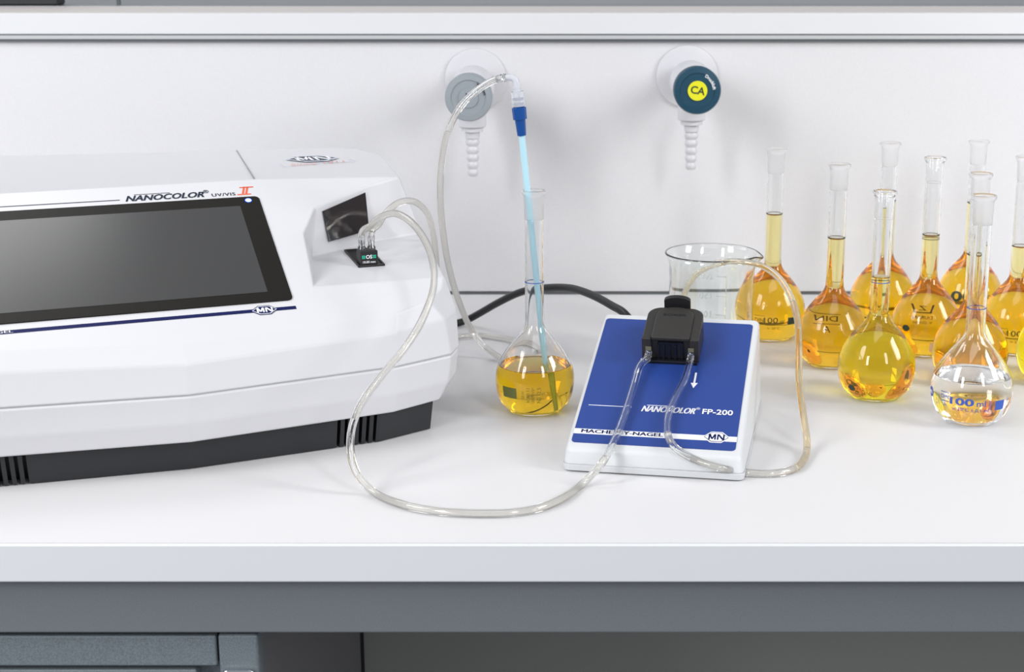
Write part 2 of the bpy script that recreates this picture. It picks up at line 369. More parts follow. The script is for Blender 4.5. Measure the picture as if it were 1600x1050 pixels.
# black base with vent bays
def base_edge(u, top):   # front line of the base at height z
    a = abs(u); k = .002 if not top else -.001
    if a < .135: return k + a * .0105 / .135
    return k + .0105 + (a - .135) * .0175 / .045
RV, LV = [(.1035, .1325)], [(-.1325, -.1035)]
out = [(-.178, .0285), (-.135, .0125)]
for a, b in LV + RV:
    for x in (a, b): out.append((x, base_edge(x, 0))) if x == a else None
    pts = [(a, base_edge(a, 0)), (a, base_edge(a, 0) + .012), (b, base_edge(b, 0) + .012), (b, base_edge(b, 0))]
    out = out[:-1] + pts
    if a < 0: out.append((0, .002))
out += [(.135, .0125), (.178, .0285), (.178, .30), (-.178, .30)]
n = len(out)
mesh('base', [(x, y + (.0 if y > .2 else .0), .0006) for x, y in out] + [(x * 1.012, y - (0 if y > .2 else .003), .026) for x, y in out],
     [tuple(range(n))[::-1], tuple(range(n, 2 * n))] + [(i, (i + 1) % n, n + (i + 1) % n, n + i) for i in range(n)], M['dark'], sp)
for a, b in LV + RV:
    k = 5; pw = .0029; gap = (b - a - k * pw) / (k + 1)
    for i in range(k):
        x0 = a + gap + i * (pw + gap); y0 = base_edge(x0 + pw / 2, 0)
        m_ = MB(); m_.add([(x * 1.012 if z > .01 else x, y - (.003 if z > .01 else 0), z) for z in (.0006, .0255) for (x, y) in ((x0, y0), (x0 + pw, y0), (x0 + pw, y0 + .0125), (x0, y0 + .0125))],
                         [(0, 3, 2, 1), (4, 5, 6, 7), (0, 1, 5, 4), (1, 2, 6, 5), (2, 3, 7, 6), (3, 0, 4, 7)])
        m_.build('vent_fin', M['dark'], sp)
# touch screen
def slabon(name, outline, h0, h1, m, parent, **k):   # outline in (u, s), s = slope length from v=0
    return MB().prism(outline, h0, h1, lambda u, s, h: (u, s * CA - h * SA, mz(0) + s * SA + h * CA)).build(name, m, parent, **k)
sv = lambda v: v / CA
tsn = slabon('touch_screen', rrect(-.188, .0822, sv(.0337), sv(.1496), .004), .0001, .0010, M['bezel'], sp, bevel=.0003)
slabon('display', rrect(-.172, .0662, sv(.0434), sv(.1388), .0004), .0009, .00115, M['screen'], tsn)
led = MB().lathe([(0, .0011), (.0021, .0011), (.0021, .0013), (0, .0013)], 24, fn=lambda x, y, h: (.0735 + x, (sv(.1447) + y) * CA - h * SA, mz(0) + (sv(.1447) + y) * SA + h * CA)).build('status_light', M['led'], tsn)
led.data.materials.append(M['ledring'])
MB().lathe([(.0020, .0011), (.0027, .0011), (.0027, .00125), (.0020, .00125)], 24, fn=lambda x, y, h: (.0735 + x, (sv(.1447) + y) * CA - h * SA, mz(0) + (sv(.1447) + y) * SA + h * CA)).build('light_ring', M['ledring'], tsn)
# prints on the main panel
text('lettering', 'NANOCOLOR', .0098, M['slate'], MT(.0136, .1558), sp, fit=.0575, shear=.35, bold=.012, dbl=.0004)
tx = text('lettering', '®', .0055, M['slate'], MT(.0445, .1590), sp, bold=.01)
text('lettering', 'UV/VIS', .0056, M['slate'], MT(.0568, .1543), sp, fit=.0175, space=1.12, dbl=.0002)
l2 = text('numeral', 'II', .0128, M['red'], MT(.0738, .1575, ang=0), sp, fit=.0065, shear=.35, bold=.02)
m_ = MB()
for dy in (.0046, -.0046):
    m_.prism([(-.0052 + dy * .35, dy - .00055), (.0052 + dy * .35, dy - .00055), (.0052 + dy * .35, dy + .00055), (-.0052 + dy * .35, dy + .00055)], .0002, .0003, lambda x, y, z: MT(.0738, .1575, z)(x, y))
m_.build('numeral_bars', M['red'], sp)
MB().prism([(-.19, sv(.1556)), (-.019, sv(.1549)), (-.019, sv(.1556)), (-.19, sv(.1563))], .0001, .00025, lambda u, s, h: (u, s * CA - h * SA, mz(0) + s * SA + h * CA)).build('printed_line', M['slate'], sp)
MB().prism([(-.008, sv(.1602)), (.018, sv(.1602)), (.018, sv(.1606)), (-.008, sv(.1606))], .0001, .00028, lambda u, s, h: (u, s * CA - h * SA, mz(0) + s * SA + h * CA)).build('printed_line', M['slate'], sp)
MB().prism([(-.19, sv(.0246)), (.0824, sv(.0248)), (.0824, sv(.0279)), (-.19, sv(.0279))], .0001, .00025, lambda u, s, h: (u, s * CA - h * SA, mz(0) + s * SA + h * CA)).build('printed_stripe', M['navy'], sp)
text('lettering', 'MACHEREY-NAGEL', .0036, M['inkw'], MT(-.1310, .0262, .0005), sp, fit=.052, dbl=.0002)
def hexa(w, h, cx=0, cy=0, k=.30):
    return [(cx - w / 2, cy), (cx - w / 2 + w * k, cy - h / 2), (cx + w / 2 - w * k, cy - h / 2), (cx + w / 2, cy), (cx + w / 2 - w * k, cy + h / 2), (cx - w / 2 + w * k, cy + h / 2)]
def logo(parent, fn, w, h, mo, mi, mt, mid=True, name='emblem'):
    """hexagon emblem; fn(x, y, h)"""
    o = MB().prism(hexa(w, h), .0003, .0004, fn).build(name, mo, parent)
    if mid: MB().prism(hexa(w * .90, h * .86), .0004, .00048, fn).build('emblem_line', M['inkw'] if mo is not M['inkw'] else M['navy'], o)
    MB().prism(hexa(w * .84, h * .76), .00048, .00055, fn).build('emblem_field', mi, o)
    gl = MB(); t_ = .21 if mid else .17; W = w * (.27 if mid else .29); Hh = h * (.50 if mid else .60)
    def strokes(x0, quads):
        for q in quads: gl.prism([(x0 + (x - .5) * W, (y - .5) * Hh) for x, y in q], .00056, .00066, fn)
    strokes(-w * (.145 if mid else .165), [[(0, 0), (t_, 0), (t_, 1), (0, 1)], [(1 - t_, 0), (1, 0), (1, 1), (1 - t_, 1)], [(.40, .1), (.60, .1), (t_ + .06, 1), (0, 1)], [(.40, .1), (.60, .1), (1, 1), (1 - t_ - .06, 1)]])
    strokes(w * (.165 if mid else .185), [[(0, 0), (t_, 0), (t_, 1), (0, 1)], [(1 - t_, 0), (1, 0), (1, 1), (1 - t_, 1)], [(1 - t_ - .08, 0), (1, 0), (t_ + .08, 1), (0, 1)]])
    gl.build('letters', mt, o)
    return o
logo(sp, lambda x, y, h: MT(.0603, .0262, h)(x, y), .0190, .0100, M['navy'], M['navy'], M['inkw'])
ftop = .1704
logo(sp, lambda x, y, h: (.1475 + x + y * .0, .2560 + y - x * .12, ftop + h + .0003), .044, .034, M['faint'], M['slate'], M['inkw'], mid=False)
text('lettering', 'Since 1911', .0125, M['pink'], lambda x, y: (.146 + x, .2290 + y + (x) * .09, ftop + .0007), sp, fit=.046, shear=.2)
m_ = MB()
for a in ((.1165, .1170, .221, .236), (.1165, .122, .2205, .2212), (.1765, .1770, .232, .247), (.135, .1770, .2312, .2319)):
    m_.box(*a, ftop + .0004, ftop + .0007)
m_.build('frame_corners', M['faint'], sp)
# lid seam
MB().prism([(.0831, .1716), (.0838, .1716), (.0985, .3325), (.0978, .3325)], .1698, .17085).build('lid_seam', M['seam'], sp)
# window of the optics
WQ = [(.1271, .1343, .1481), (.1652, .1527, .1573), (.1654, .145, .1288), (.130, .1292, .1251)]
nW = (Vector(WQ[1]) - Vector(WQ[0])).cross(Vector(WQ[3]) - Vector(WQ[0])).normalized()
if nW.y > 0: nW = -nW
mesh('optics_window', [Vector(q) + nW * d for d in (.0004, .0012) for q in WQ], [(3, 2, 1, 0), (4, 5, 6, 7), (0, 1, 5, 4), (1, 2, 6, 5), (2, 3, 7, 6), (3, 0, 4, 7)], M['windowm'], sp)
# cell well
FS = math.tan(R(5))
def fl(u, v, h=0): return (u, v, fz(v) + h)
wl = MB()
wu0, wu1, wv0, wv1 = .1416, .1617, .083, .128
m_ = MB().box(wu0, wu1, wv0, wv1, .0002, .0007, lambda u, v, h: fl(u, v, h)); wl = m_.build('cell_well', M['black'], sp)
for a in ((wu0, wu0 + .0011, wv0, wv1), (wu1 - .0011, wu1, wv0, wv1), (wu0, wu1, wv0, wv0 + .0011), (wu0, wu1, wv1 - .0011, wv1)):
    MB().box(*a, .0006, .0016, lambda u, v, h: fl(u, v, h)).build('well_rim', M['head'], wl)
for (u, v, tt) in ((.1715, .1235, '10 mm'), (.1775, .109, '50'), (.178, .1015, 'OS')):
    text('scale_mark', tt, .0028, M['faint'], lambda x, y, u=u, v=v: fl(u + x, v + y, .0004), sp)

# flow cell standing in the well
CB = (.1500, .0905)   # centre (u, v)
cell = empty('flow_cell', dev_to_world(fl(*CB, .0008)), DT)
tag(cell, 'small black flow-through cuvette marked OS with two clear nipples, in the spectrophotometer well', 'cuvette')
MB().box(-.0064, .0068, -.0064, .0064, 0, .0105).build('cell_body', M['black'], cell, bevel=.0006)
for s in (-1, 1):
    sq = MB()
    for i in range(2):
        for j in range(2): sq.box(s * .0041 - .0012 + i * .0013, s * .0041 - .0001 + i * .0013, -.00655, -.0063, .0049 + j * .0013, .0060 + j * .0013)
    sq.build('green_squares', M['green'], cell)
text('lettering', 'OS', .0038, M['inkw'], lambda x, y: (x, -.00660, .0060 + y), cell, fit=.0048, bold=.02)
text('lettering', '10.00 mm', .0024, M['inkw'], lambda x, y: (x, -.00660, .0022 + y), cell, fit=.0095, bold=.01)
for du in (-.0036, .0036):
    MB().lathe([(.0012, .0103), (.0031, .0103), (.0031, .0122), (.0022, .0135), (.0022, .0200), (.0012, .0200)], 24, fn=lambda x, y, z, du=du: (du + x, y, z)).build('nipple', M['acrylic'], cell, smooth=True)

# ------------------------------------------------------------------ pump
PO, PT = Vector((-.0039, 1.028, 0)), R(-10.2)
PU, PV = Vector((math.cos(PT), math.sin(PT), 0)), Vector((-math.sin(PT), math.cos(PT), 0))
A2 = R(17.5); C2, S2 = math.cos(A2), math.sin(A2)
pl = lambda u, s, h: (u, .006 + s * C2 - h * S2, .0166 + s * S2 + h * C2)
def pump_world(u, s, h): p = pl(u, s, h); return PO + PU * p[0] + PV * p[1] + Vector((0, 0, p[2]))
def pump_pix(px, py, h):
    r = ray(px, py); o = Vector((0, 0, CAMH)) - PO
    od = Vector((o.dot(PU), o.dot(PV), o.z)); rd = Vector((r.dot(PU), r.dot(PV), r.z))
    nrm = Vector((0, -S2, C2)); q = Vector((0, .006, .0166)) + nrm * h
    k = (q - od).dot(nrm) / rd.dot(nrm); p = od + rd * k
    return PO + PU * p.x + PV * p.y + Vector((0, 0, p.z))
pump = empty('peristaltic_pump', PO, PT)
tag(pump, 'white wedge-shaped pump with a blue top label and a black pump head', 'pump')
zt = lambda v: .0166 + (v - .006) * math.tan(A2)
def frustum(b, t): return b + t, [(3, 2, 1, 0), (4, 5, 6, 7), (0, 1, 5, 4), (1, 2, 6, 5), (2, 3, 7, 6), (3, 0, 4, 7)]
def hull(name, b, t, m, n=5, **k):     # loft between two rounded outlines, each (x0, x1, y0, y1, r, height function)
    pb_, pt_ = rrect(*b[:5], n), rrect(*t[:5], n); q = len(pb_)
    v = [(x, y, b[5](y)) for x, y in pb_] + [(x, y, t[5](y)) for x, y in pt_]
    return mesh(name, v, [tuple(range(q))[::-1], tuple(range(q, 2 * q))] + [(i, (i + 1) % q, q + (i + 1) % q, q + i) for i in range(q)], m, pump, **k)
hull('housing', (-.0008, .1220, .0002, .1775, .0045, lambda y: .0016), (.0003, .1192, .0036, .1735, .0040, zt), M['white2'], bevel=.0026, segs=4, angle=35)
hull('bottom_tray', (-.0004, .1216, .0006, .1772, .0045, lambda y: .0010), (-.0013, .1225, -.0004, .1782, .0050, lambda y: .0056), M['white2'], bevel=.0005, segs=2, angle=35)
hull('joint_line', (-.0010, .1222, -.0001, .1779, .0048, lambda y: .0050), (-.0009, .1221, 0, .1778, .0048, lambda y: .0059), M['joint'])
for x in (.012, .110):
    for y in (.012, .165):
        MB().lathe([(0, 0), (.005, 0), (.005, .0016), (0, .0016)], 20, fn=lambda a, b, c, x=x, y=y: (x + a, y + b, c)).build('rubber_foot', M['black'], pump)
ll, lr, lb, lt_ = .0031, .1148, .0046, .1672
lab = MB().prism(rrect(ll, lr, lb, lt_, .0030), -.0002, .0005, pl).build('top_label', M['blue'], pump)
def PTx(cu, cs, off=.0008): return lambda x, y: pl(cu + x, cs + y, off)
sS = lambda v: (v - .006) / C2
stripe = MB().box(ll, lr, sS(.0198), sS(.0254), .0005, .0006, pl).build('white_stripe', M['inkw'], lab)
text('lettering', 'MACHEREY-NAGEL', .0056, M['navy'], PTx(.0362, sS(.0226)), lab, fit=.0562, dbl=.0004)
text('lettering', 'NANOCOLOR', .0098, M['inkw'], PTx(.0645, sS(.0515)), lab, fit=.0375, shear=.35, bold=.012, dbl=.0004)
text('lettering', '®', .0038, M['inkw'], PTx(.0852, sS(.0548)), lab)
text('lettering', 'FP-200', .0086, M['inkw'], PTx(.0990, sS(.0518)), lab, fit=.0212, bold=.018)
MB().box(.0081, .0385, sS(.0528), sS(.0533), .0005, .0007, pl).build('printed_line', M['inkw'], lab)
MB().box(.0490, .0640, sS(.0562), sS(.0566), .0005, .0007, pl).build('printed_line', M['inkw'], lab)
logo(lab, lambda x, y, h: pl(.1008 + x, sS(.0236) + y, h + .0004), .0188, .0125, M['inkw'], M['inkw'], M['navy'])
for (u, s0, s1) in ((.0790, sS(.0795), sS(.0985)), (.0370, sS(.1000), sS(.0815))):
    d = 1 if s1 > s0 else -1
    MB().prism([(u - .0007, s1), (u + .0007, s1), (u + .0007, s0 + d * .0065), (u + .0025, s0 + d * .0065), (u, s0), (u - .0025, s0 + d * .0065), (u - .0007, s0 + d * .0065)], .0005, .0007, pl).build('arrow', M['inkw'], lab)
# pump head
def arch(u0, u1, s0, s1, r, n=6):
    p = [(u0, s0), (u1, s0)]
    for k in range(n + 1): t_ = R(90 * k / n); p.append((u1 - r + r * math.cos(t_), s1 - r + r * math.sin(t_)))
    for k in range(n + 1): t_ = R(90 + 90 * k / n); p.append((u0 + r + r * math.cos(t_), s1 - r + r * math.sin(t_)))
    return p
H0, H1 = .0384, .0798
hd = MB().prism(arch(H0, H1, .1115, .1540, .0105), .0004, .0205, pl).build('pump_head', M['head'], pump, bevel=.0010, segs=3)
for a, b in ((H0 - .0001, H0 + .0066), (H1 - .0066, H1 + .0001)):
    MB().box(a, b, .1085, .1120, .0014, .0205, pl).build('cheek', M['head'], hd, bevel=.0006)
tg = MB().prism(arch(H0 + .0067, H1 - .0067, .1085, .1520, .0125), .0190, .0224, pl).build('cover_tongue', M['head'], hd, bevel=.0012, segs=3)
text('lettering', 'BOXER', .0042, M['headin'], lambda x, y: pl(.0591 + x, .1400 + y, .0226), tg, fit=.0170, bold=.008)
MB().box(H0 + .004, H1 - .001, .1065, .1130, .0005, .0030, pl).build('front_foot', M['headin'], hd, bevel=.0005)
MB().box(.0498, .0682, .1105, .1118, .0035, .0170, pl).build('front_opening', M['black'], hd)
fm = MB().box(.0498, .0682, .1095, .1115, .0156, .0172, pl).box(.0498, .0512, .1095, .1115, .003, .0158, pl).box(.0668, .0682, .1095, .1115, .003, .0158, pl).build('opening_frame', M['headin'], hd)
for u in (.0540, .0582, .0625):
    MB().box(u - .0009, u + .0009, .1092, .1108, .0032, .0154, pl).build('roller_bar', M['headin'], hd)
MB().prism([(.0591 - .0098, .003), (.0591 + .0098, .003), (.0591 + .0098, .0250)] + [(.0591 + .0098 * math.cos(R(a)), .0250 + .0036 * math.sin(R(a))) for a in range(10, 180, 14)] + [(.0591 - .0098, .0250)],
           .1552, .1592, lambda u, h, s: pl(u, s, h)).build('latch_tab', M['black'], hd, bevel=.0012, segs=3)
for u in (.0432, .0742):
    MB().box(u - .0021, u + .0021, .1079, .1086, .0108, .0138, pl).build('clip', M['brass'], hd)
    nz = MB().lathe([(.0010, 0), (.0026, 0), (.0026, .0014), (.0022, .0018), (.0026, .0024), (.0026, .0034), (.0021, .0040), (.0021, .0075), (.0010, .0075)], 20, fn=lambda x, y, z, u=u: pl(u + x, .1085 - z * .96, .0088 + y - z * .28)).build('hose_nipple', M['acrylic'], hd, smooth=True)

# ------------------------------------------------------------------ gas taps
def tap(px, py, kpx, kpy, knobm, discm, letters, side, lcol, label):
    c = on_y(px, py, WY); k = on_y(kpx, kpy, 1.447)
    r = empty('gas_tap', (c.x, WY, c.z)); tag(r, label, 'tap', 'taps on the splash panel')
    dx = k.x - c.x; dz = k.z - c.z
    yl = lambda ox, oz: (lambda x, y, z: (ox + x, -z, oz + y))
    MB().lathe([(0, .0001), (.0295, .0001), (.0300, .0010), (.0296, .0026), (.0270, .0032), (.0120, .0036), (0, .0036)], 72, fn=yl(0, 0)).build('flange', M['tapw'], r, smooth=True, bevel=0)
    MB().lathe([(0, .003), (.0135, .003), (.0135, .034), (.0195, .040), (.0200, .044), (.0200, .098), (.0188, .1005), (0, .1005)], 48, fn=lambda x, y, z: (x + dx * z / .1, -z, y + dz * z / .1)).build('valve_body', M['tapw'], r, smooth=True)
    kb = MB().lathe([(0, .1000), (.0195, .1000), (.0212, .1015), (.0214, .1150), (.0205, .1170), (.0160, .1176), (.0156, .1168), (.0085, .1168), (0, .1168)], 64, fn=yl(dx, dz)).build('knob', knobm, r, smooth=True)
    e = kb.modifiers.new('edge', 'EDGE_SPLIT'); e.split_angle = R(40)
    MB().lathe([(0, .1165), (.0088, .1165), (.0088, .1178), (0, .1178)], 40, fn=yl(dx, dz)).build('knob_disc', discm, kb)
    text('lettering', letters, .0095, lcol[0], lambda x, y: (dx + x * .98 + y * .17, -.1180, dz + y * .98 - x * .17), kb, bold=.02)
    # side word set along an arc
    v_, f_ = text_geo(side, .0040, bold=.02)
    def arcf(x, y):
        a = R(34) - x / .0150; rr = .0150 + y; return (dx + rr * math.cos(a), -.1180, dz + rr * math.sin(a))
    mesh('side_lettering', [arcf(*p) for p in v_], f_, lcol[1], kb, fixn=False)
    # outlet with ribbed hose nozzle
    z0 = dz - .014
    yn = .066; xn = dx * .35
    zz = [(0, z0), (.0130, z0), (.0130, z0 - .0175), (.0120, z0 - .0185), (.0102, z0 - .0187), (.0102, z0 - .0225), (.0070, z0 - .0230), (.0068, z0 - .0290)]
    z = z0 - .0290; rr = .0066
    for i in range(5):
        zz += [(rr - .0012, z - .0003), (rr - .0002, z - .0022), (rr, z - .0038), (rr - .0003, z - .0054), (rr - .0014, z - .0070)]
        z -= .0072; rr -= .00035
    zz += [(0, z)]
    MB().lathe(zz, 40, fn=lambda x, y, q: (xn + x, -yn + y, q)).build('hose_nozzle', M['tapw'], r, smooth=True)
    return r
tap(743.4, 124, 731.8, 153, M['tapgrey'], M['tapgrey'], 'V', 'Vakuum', (M['navy'], M['black']), 'grey-knobbed white gas tap on the splash panel, behind the curved hose')
tap(1073, 119, 1090, 142, M['tapblue'], M['yellow'], 'CA', 'Druckluft', (M['black_ink'], M['inkw']), 'gas tap with a petrol blue knob and yellow CA disc on the splash panel')

# ------------------------------------------------------------------ volumetric flasks
def interp(tab, z):
    # monotone cubic (Catmull) through table of (z, r)
    for i in range(len(tab) - 1):
        if tab[i][0] <= z <= tab[i + 1][0]:
            (z0, r0), (z1, r1) = tab[i], tab[i + 1]; t_ = (z - z0) / (z1 - z0)
            m0 = (r1 - tab[i - 1][1]) / (z1 - tab[i - 1][0]) if i > 0 else (r1 - r0) / (z1 - z0)
            m1 = (tab[i + 2][1] - r0) / (tab[i + 2][0] - z0) if i + 2 < len(tab) else (r1 - r0) / (z1 - z0)
            h = z1 - z0; a, b = t_ ** 3, t_ ** 2
            return (2 * a - 3 * b + 1) * r0 + (a - 2 * b + t_) * h * m0 + (-2 * a + 3 * b) * r1 + (a - b) * h * m1
    return tab[-1][1]
BULB = [(.0035, .0222), (.006, .0249), (.010, .0272), (.015, .0289), (.020, .0297), (.025, .0300), (.030, .0296), (.035, .0284), (.040, .0263), (.046, .0228), (.052, .0184), (.058, .0134), (.062, .0100), (.066, .0079), (.070, .0073), (.076, .00715)]
def flask_r(z, nr=.00715):
    return interp(BULB, z) if z < .076 else nr
def flask(loc, label, level, liq, H=.170, lett='front', ring='blue', rim='frosted', rot=0, group='volumetric flasks on the worktop', ink='black_ink', style=0, rings=1, k=1.0, ringz=None):
    root = empty('volumetric_flask', loc, R(rot) - math.atan2(loc[0], loc[1])); tag(root, label, 'flask', group)
    zj = H - .0215     # joint start
    zs = [.0035, .0045, .006, .008] + [.010 + .002 * i for i in range(33)] + [.082, .10, .12, zj]
    out_ = [(k * flask_r(z) if z < .06 else flask_r(z), z) for z in zs]
    if k != 1.0: out_ = [(flask_r(z) * (1 + (k - 1) * max(0, min(1, (.066 - z) / .02))), z) for z in zs]
    out_ = [(0, .0022), (.010, .0018), (.0155, .0004), (.0175, 0), (.0195, .0006), (.0208, .0018)] + out_
    wt_ = lambda z: .0012
    rl = (flask_r(level) * (1 + (k - 1) * max(0, min(1, (.066 - level) / .02)))) - .0012
    inn = [(r - .0012, z) for r, z in out_[6:] if z > level + .0001][::-1] + [(rl, level)]
    MB().lathe(out_ + inn, 64, closed=False).build('glass_body', M['glass'], root, smooth=True)
    # ground joint ring
    jt = [(.00595, zj + .0001), (.00715, zj + .0001), (.00725, zj + .004), (.00755, H - .0050), (.0080, H - .0038), (.0092, H - .0026), (.0094, H - .0013), (.0090, H - .0002), (.0080, H), (.0071, H - .0008), (.0066, H - .006), (.0060, zj + .002)]
    MB().lathe(jt, 48).build('ground_joint', M['frost'] if rim == 'frosted' else M['glass'], root, smooth=True)
    # liquid: its side IS the wetted inner face of the glass
    inner = sorted([(r - .0012, z) for r, z in out_[6:]], key=lambda p: p[1])
    body = [(0, .0040), (.010, .0036), (.0165, .0028), (.0205, .0043)] + [p for p in inner if .0055 < p[1] < level - .0002]
    nb_ = len(body)
    body += [(rl, level), (rl - .0008, level - .0009), (rl - .0016, level - .0012), (rl - .0018, level - .00122), (rl * .5, level - .00122), (0, level - .00122)]
    lq = MB().lathe(body, 64, closed=False).build('liquid', liq, root, smooth=True)
    fa = lq.data.attributes.new('free_surface', 'FLOAT', 'FACE')
    for p in lq.data.polygons:
        c_ = [sum(lq.data.vertices[v].co[q] for v in p.vertices) / len(p.vertices) for q in (0, 1)]
        fa.data[p.index].value = 1.0 if p.center.z > level - .00135 and math.hypot(*c_) < rl - .0002 else 0.0
    for i in range(rings):
        zr = (ringz if ringz else level + .0002) - i * .0035
        r0 = flask_r(zr)
        MB().lathe([(r0 + .00003, zr - .0003), (r0 + .00022, zr - .0003), (r0 + .00022, zr + .0003), (r0 + .00003, zr + .0003)], 48).build('graduation_mark', M[ink] if ring != 'blue' else M['blue_ink'], root, smooth=True)
    def wrap(za, ang, mirror=False):
        s = -1 if mirror else 1
        def fn(x, y):
            z = za + y * .93; r0 = (flask_r(z)) * (k if z < .05 else 1) + .0003
            a = R(-90 + ang) + s * x / .0295
            return (r0 * math.cos(a), r0 * math.sin(a), z)
        return fn
    I = M[ink]
    if style == 1:       # clear front flask, blue print
        text('lettering', '100', .0082, I, wrap(.0212, -13), root, fine=True, fit=.0172, bold=.01, dbl=.0006)
        text('lettering', 'ml', .0072, I, wrap(.0208, 15), root, fine=True, fit=.0066, bold=.01)
        text('lettering', 'in 20°C ± 0,1 ml', .0040, I, wrap(.0155, 0), root, fine=True, fit=.0270, dbl=.0002)
        text('lettering', 'DIN', .0046, I, wrap(.0232, -38), root, fine=True, fit=.0066, bold=.01)
        text('lettering', 'A', .0048, I, wrap(.0172, -38), root, fine=True)
        text('lettering', '0000', .0030, I, lambda x, y: wrap(.0195, 28)(-y, x), root, fine=True, fit=.0075)
        for a0, b in ((-50, 'GERMANY'), (-55, 'BORO 3.3'), (60, 'NS 12/21')):
            text('lettering', b, .0024, I, lambda x, y, a0=a0: wrap(.0195, a0)(-y, x), root, fine=True, fit=.0085)
        for dz in (.0268, .0200):
            MB().prism([(-.0038, -.0003), (-.0012, -.0003), (.0012, -.0003), (.0038, -.0003), (.0038, .0003), (.0012, .0003), (-.0012, .0003), (-.0038, .0003)], 0, .00001, lambda x, y, z, dz=dz: wrap(dz, -38)(x, y)).build('printed_line', I, root)
        sq = [(x * .0008 - .004, y * .0008 - .004) for y in range(11) for x in range(11)]
        mesh('label_field', [wrap(.0190, 44)(*p) for p in sq], [(y * 11 + x, y * 11 + x + 1, y * 11 + x + 12, y * 11 + x + 11) for y in range(10) for x in range(10)], I, root, fixn=False)
        hx = [(0.0046 * math.cos(R(60 * q)), .0046 * math.sin(R(60 * q))) for q in range(6)]
        mesh('emblem', [wrap(.0225, -72)(*p) for p in hx], [tuple(range(6))], I, root, fixn=False)
        text('letters', 'MN', .0045, M['inkw'], lambda x, y: (lambda c: (c[0] * 1.008, c[1] * 1.008, c[2]))(wrap(.0225, -72)(x, y)), root, fine=True, fit=.0055, bold=.02)
    elif style == 2:     # DIN 100 ml seen the right way
        text('lettering', '100', .0078, I, wrap(.0222, 0), root, fine=True, fit=.0120, bold=.004)
        text('lettering', 'ml', .0050, I, wrap(.0215, 19), root, fine=True, fit=.0040)
        text('lettering', 'DIN', .0052, I, wrap(.0222, -20), root, fine=True, fit=.0078)
        text('lettering', 'in 20°C', .0034, I, wrap(.0150, 5), root, fine=True, fit=.0110)
        for a0, dz in ((-20, .0262), (-20, .0185), (0, .0180), (19, .0180)):
            MB().prism([(-.005, -.0002), (-.002, -.0002), (.002, -.0002), (.005, -.0002), (.005, .0002), (.002, .0002), (-.002, .0002), (-.005, .0002)], 0, .00001, lambda x, y, z, a0=a0, dz=dz: wrap(dz, a0)(x, y)).build('printed_line', I, root)
        sq = [(x * .0009 - .0045, y * .0007 - .0035) for y in range(11) for x in range(11)]
        mesh('label_field', [wrap(.0212, 38)(*p) for p in sq], [(y * 11 + x, y * 11 + x + 1, y * 11 + x + 12, y * 11 + x + 11) for y in range(10) for x in range(10)], I, root, fixn=False)
    elif style == 3:     # print on the far side, reading mirrored
        text('lettering', 'DIN', .0058, I, wrap(.0265, 185), root, fine=True, fit=.0090, bold=.004)
        text('lettering', 'A', .0050, I, wrap(.0200, 185), root, fine=True)
        for dz in (.0300, .0230):
            MB().prism([(-.0055, -.0002), (-.002, -.0002), (.002, -.0002), (.0055, -.0002), (.0055, .0002), (.002, .0002), (-.002, .0002), (-.0055, .0002)], 0, .00001, lambda x, y, z, dz=dz: wrap(dz, 185)(x, y)).build('printed_line', I, root)
        hx = [(0.0034 * math.cos(R(60 * q)), .0034 * math.sin(R(60 * q))) for q in range(6)]
        mesh('emblem', [wrap(.0262, 206)(*p) for p in hx], [tuple(range(6))], I, root, fixn=False)
    elif style == 4:     # trade emblem with a pale field
        q = [(-.0075, .006), (-.0060, -.0045), (.0060, -.0045), (.0075, .006), (.0062, .006), (.0048, -.0033), (-.0048, -.0033), (-.0062, .006)]
        mesh('emblem', [wrap(.0262, 183)(p[0] * .62, p[1] * .62) for p in q], [tuple(range(8))], I, root, fixn=False)
        text('emblem_letter', 'Z', .0050, I, wrap(.0268, 183), root, fine=True, bold=.01)
        text('lettering', 'DURAN', .0026, I, wrap(.0210, 183), root, fine=True, fit=.0085, bold=.01)
        text('lettering', 'W. GERMANY', .0018, I, wrap(.0185, 183), root, fine=True, fit=.0085)
        el = [(.0035 * math.cos(R(20 * q_)), .0028 * math.sin(R(20 * q_))) for q_ in range(18)]
        mesh('emblem_oval', [wrap(.0270, -33)(*p) for p in el], [tuple(range(18))], I, root, fixn=False)
        sq = [(x * .0014 - .007, y * .0009 - .0045) for y in range(11) for x in range(11)]
        mesh('label_field', [wrap(.0105 + .001, 22)(*p) for p in sq], [(y * 11 + x, y * 11 + x + 1, y * 11 + x + 12, y * 11 + x + 11) for y in range(10) for x in range(10)], M['pink2'], root, fixn=False)
    elif style == 5:     # central flask: dark field plus upright words
        sq = [(x * .0013 - .0065, y * .0009 - .0045) for y in range(11) for x in range(11)]
        mesh('label_field', [wrap(.0205, -40)(*p) for p in sq], [(y * 11 + x, y * 11 + x + 1, y * 11 + x + 12, y * 11 + x + 11) for y in range(10) for x in range(10)], M['olive'], root, fixn=False)
        for a0, b, s_ in ((6, 'NS 12,5', .0042), (-3, 'GERMANY', .0030), (-10, 'BORO 3.3', .0030), (-18, '50 ml', .0030)):
            text('lettering', b, s_, M['olive'], lambda x, y, a0=a0: wrap(.0200, a0)(-y, x), root, fine=True)
    elif style == 6:     # large digits
        text('lettering', '00', .013, I, wrap(.030, -12), root, fine=True, fit=.022, bold=.03)
        text('lettering', 'ml', .008, I, wrap(.031, 40), root, fine=True)
    elif style == 7:     # small embossed print low on the bulb
        text('lettering', 'Ex 20°C', .0040, I, wrap(.0085, -20), root, fine=True, fit=.015)
        hx = [(0.004 * math.cos(R(60 * q_)), .0030 * math.sin(R(60 * q_))) for q_ in range(6)]
        mesh('emblem', [wrap(.0115, -40)(*p) for p in hx], [tuple(range(6))], I, root, fixn=False)
    return root
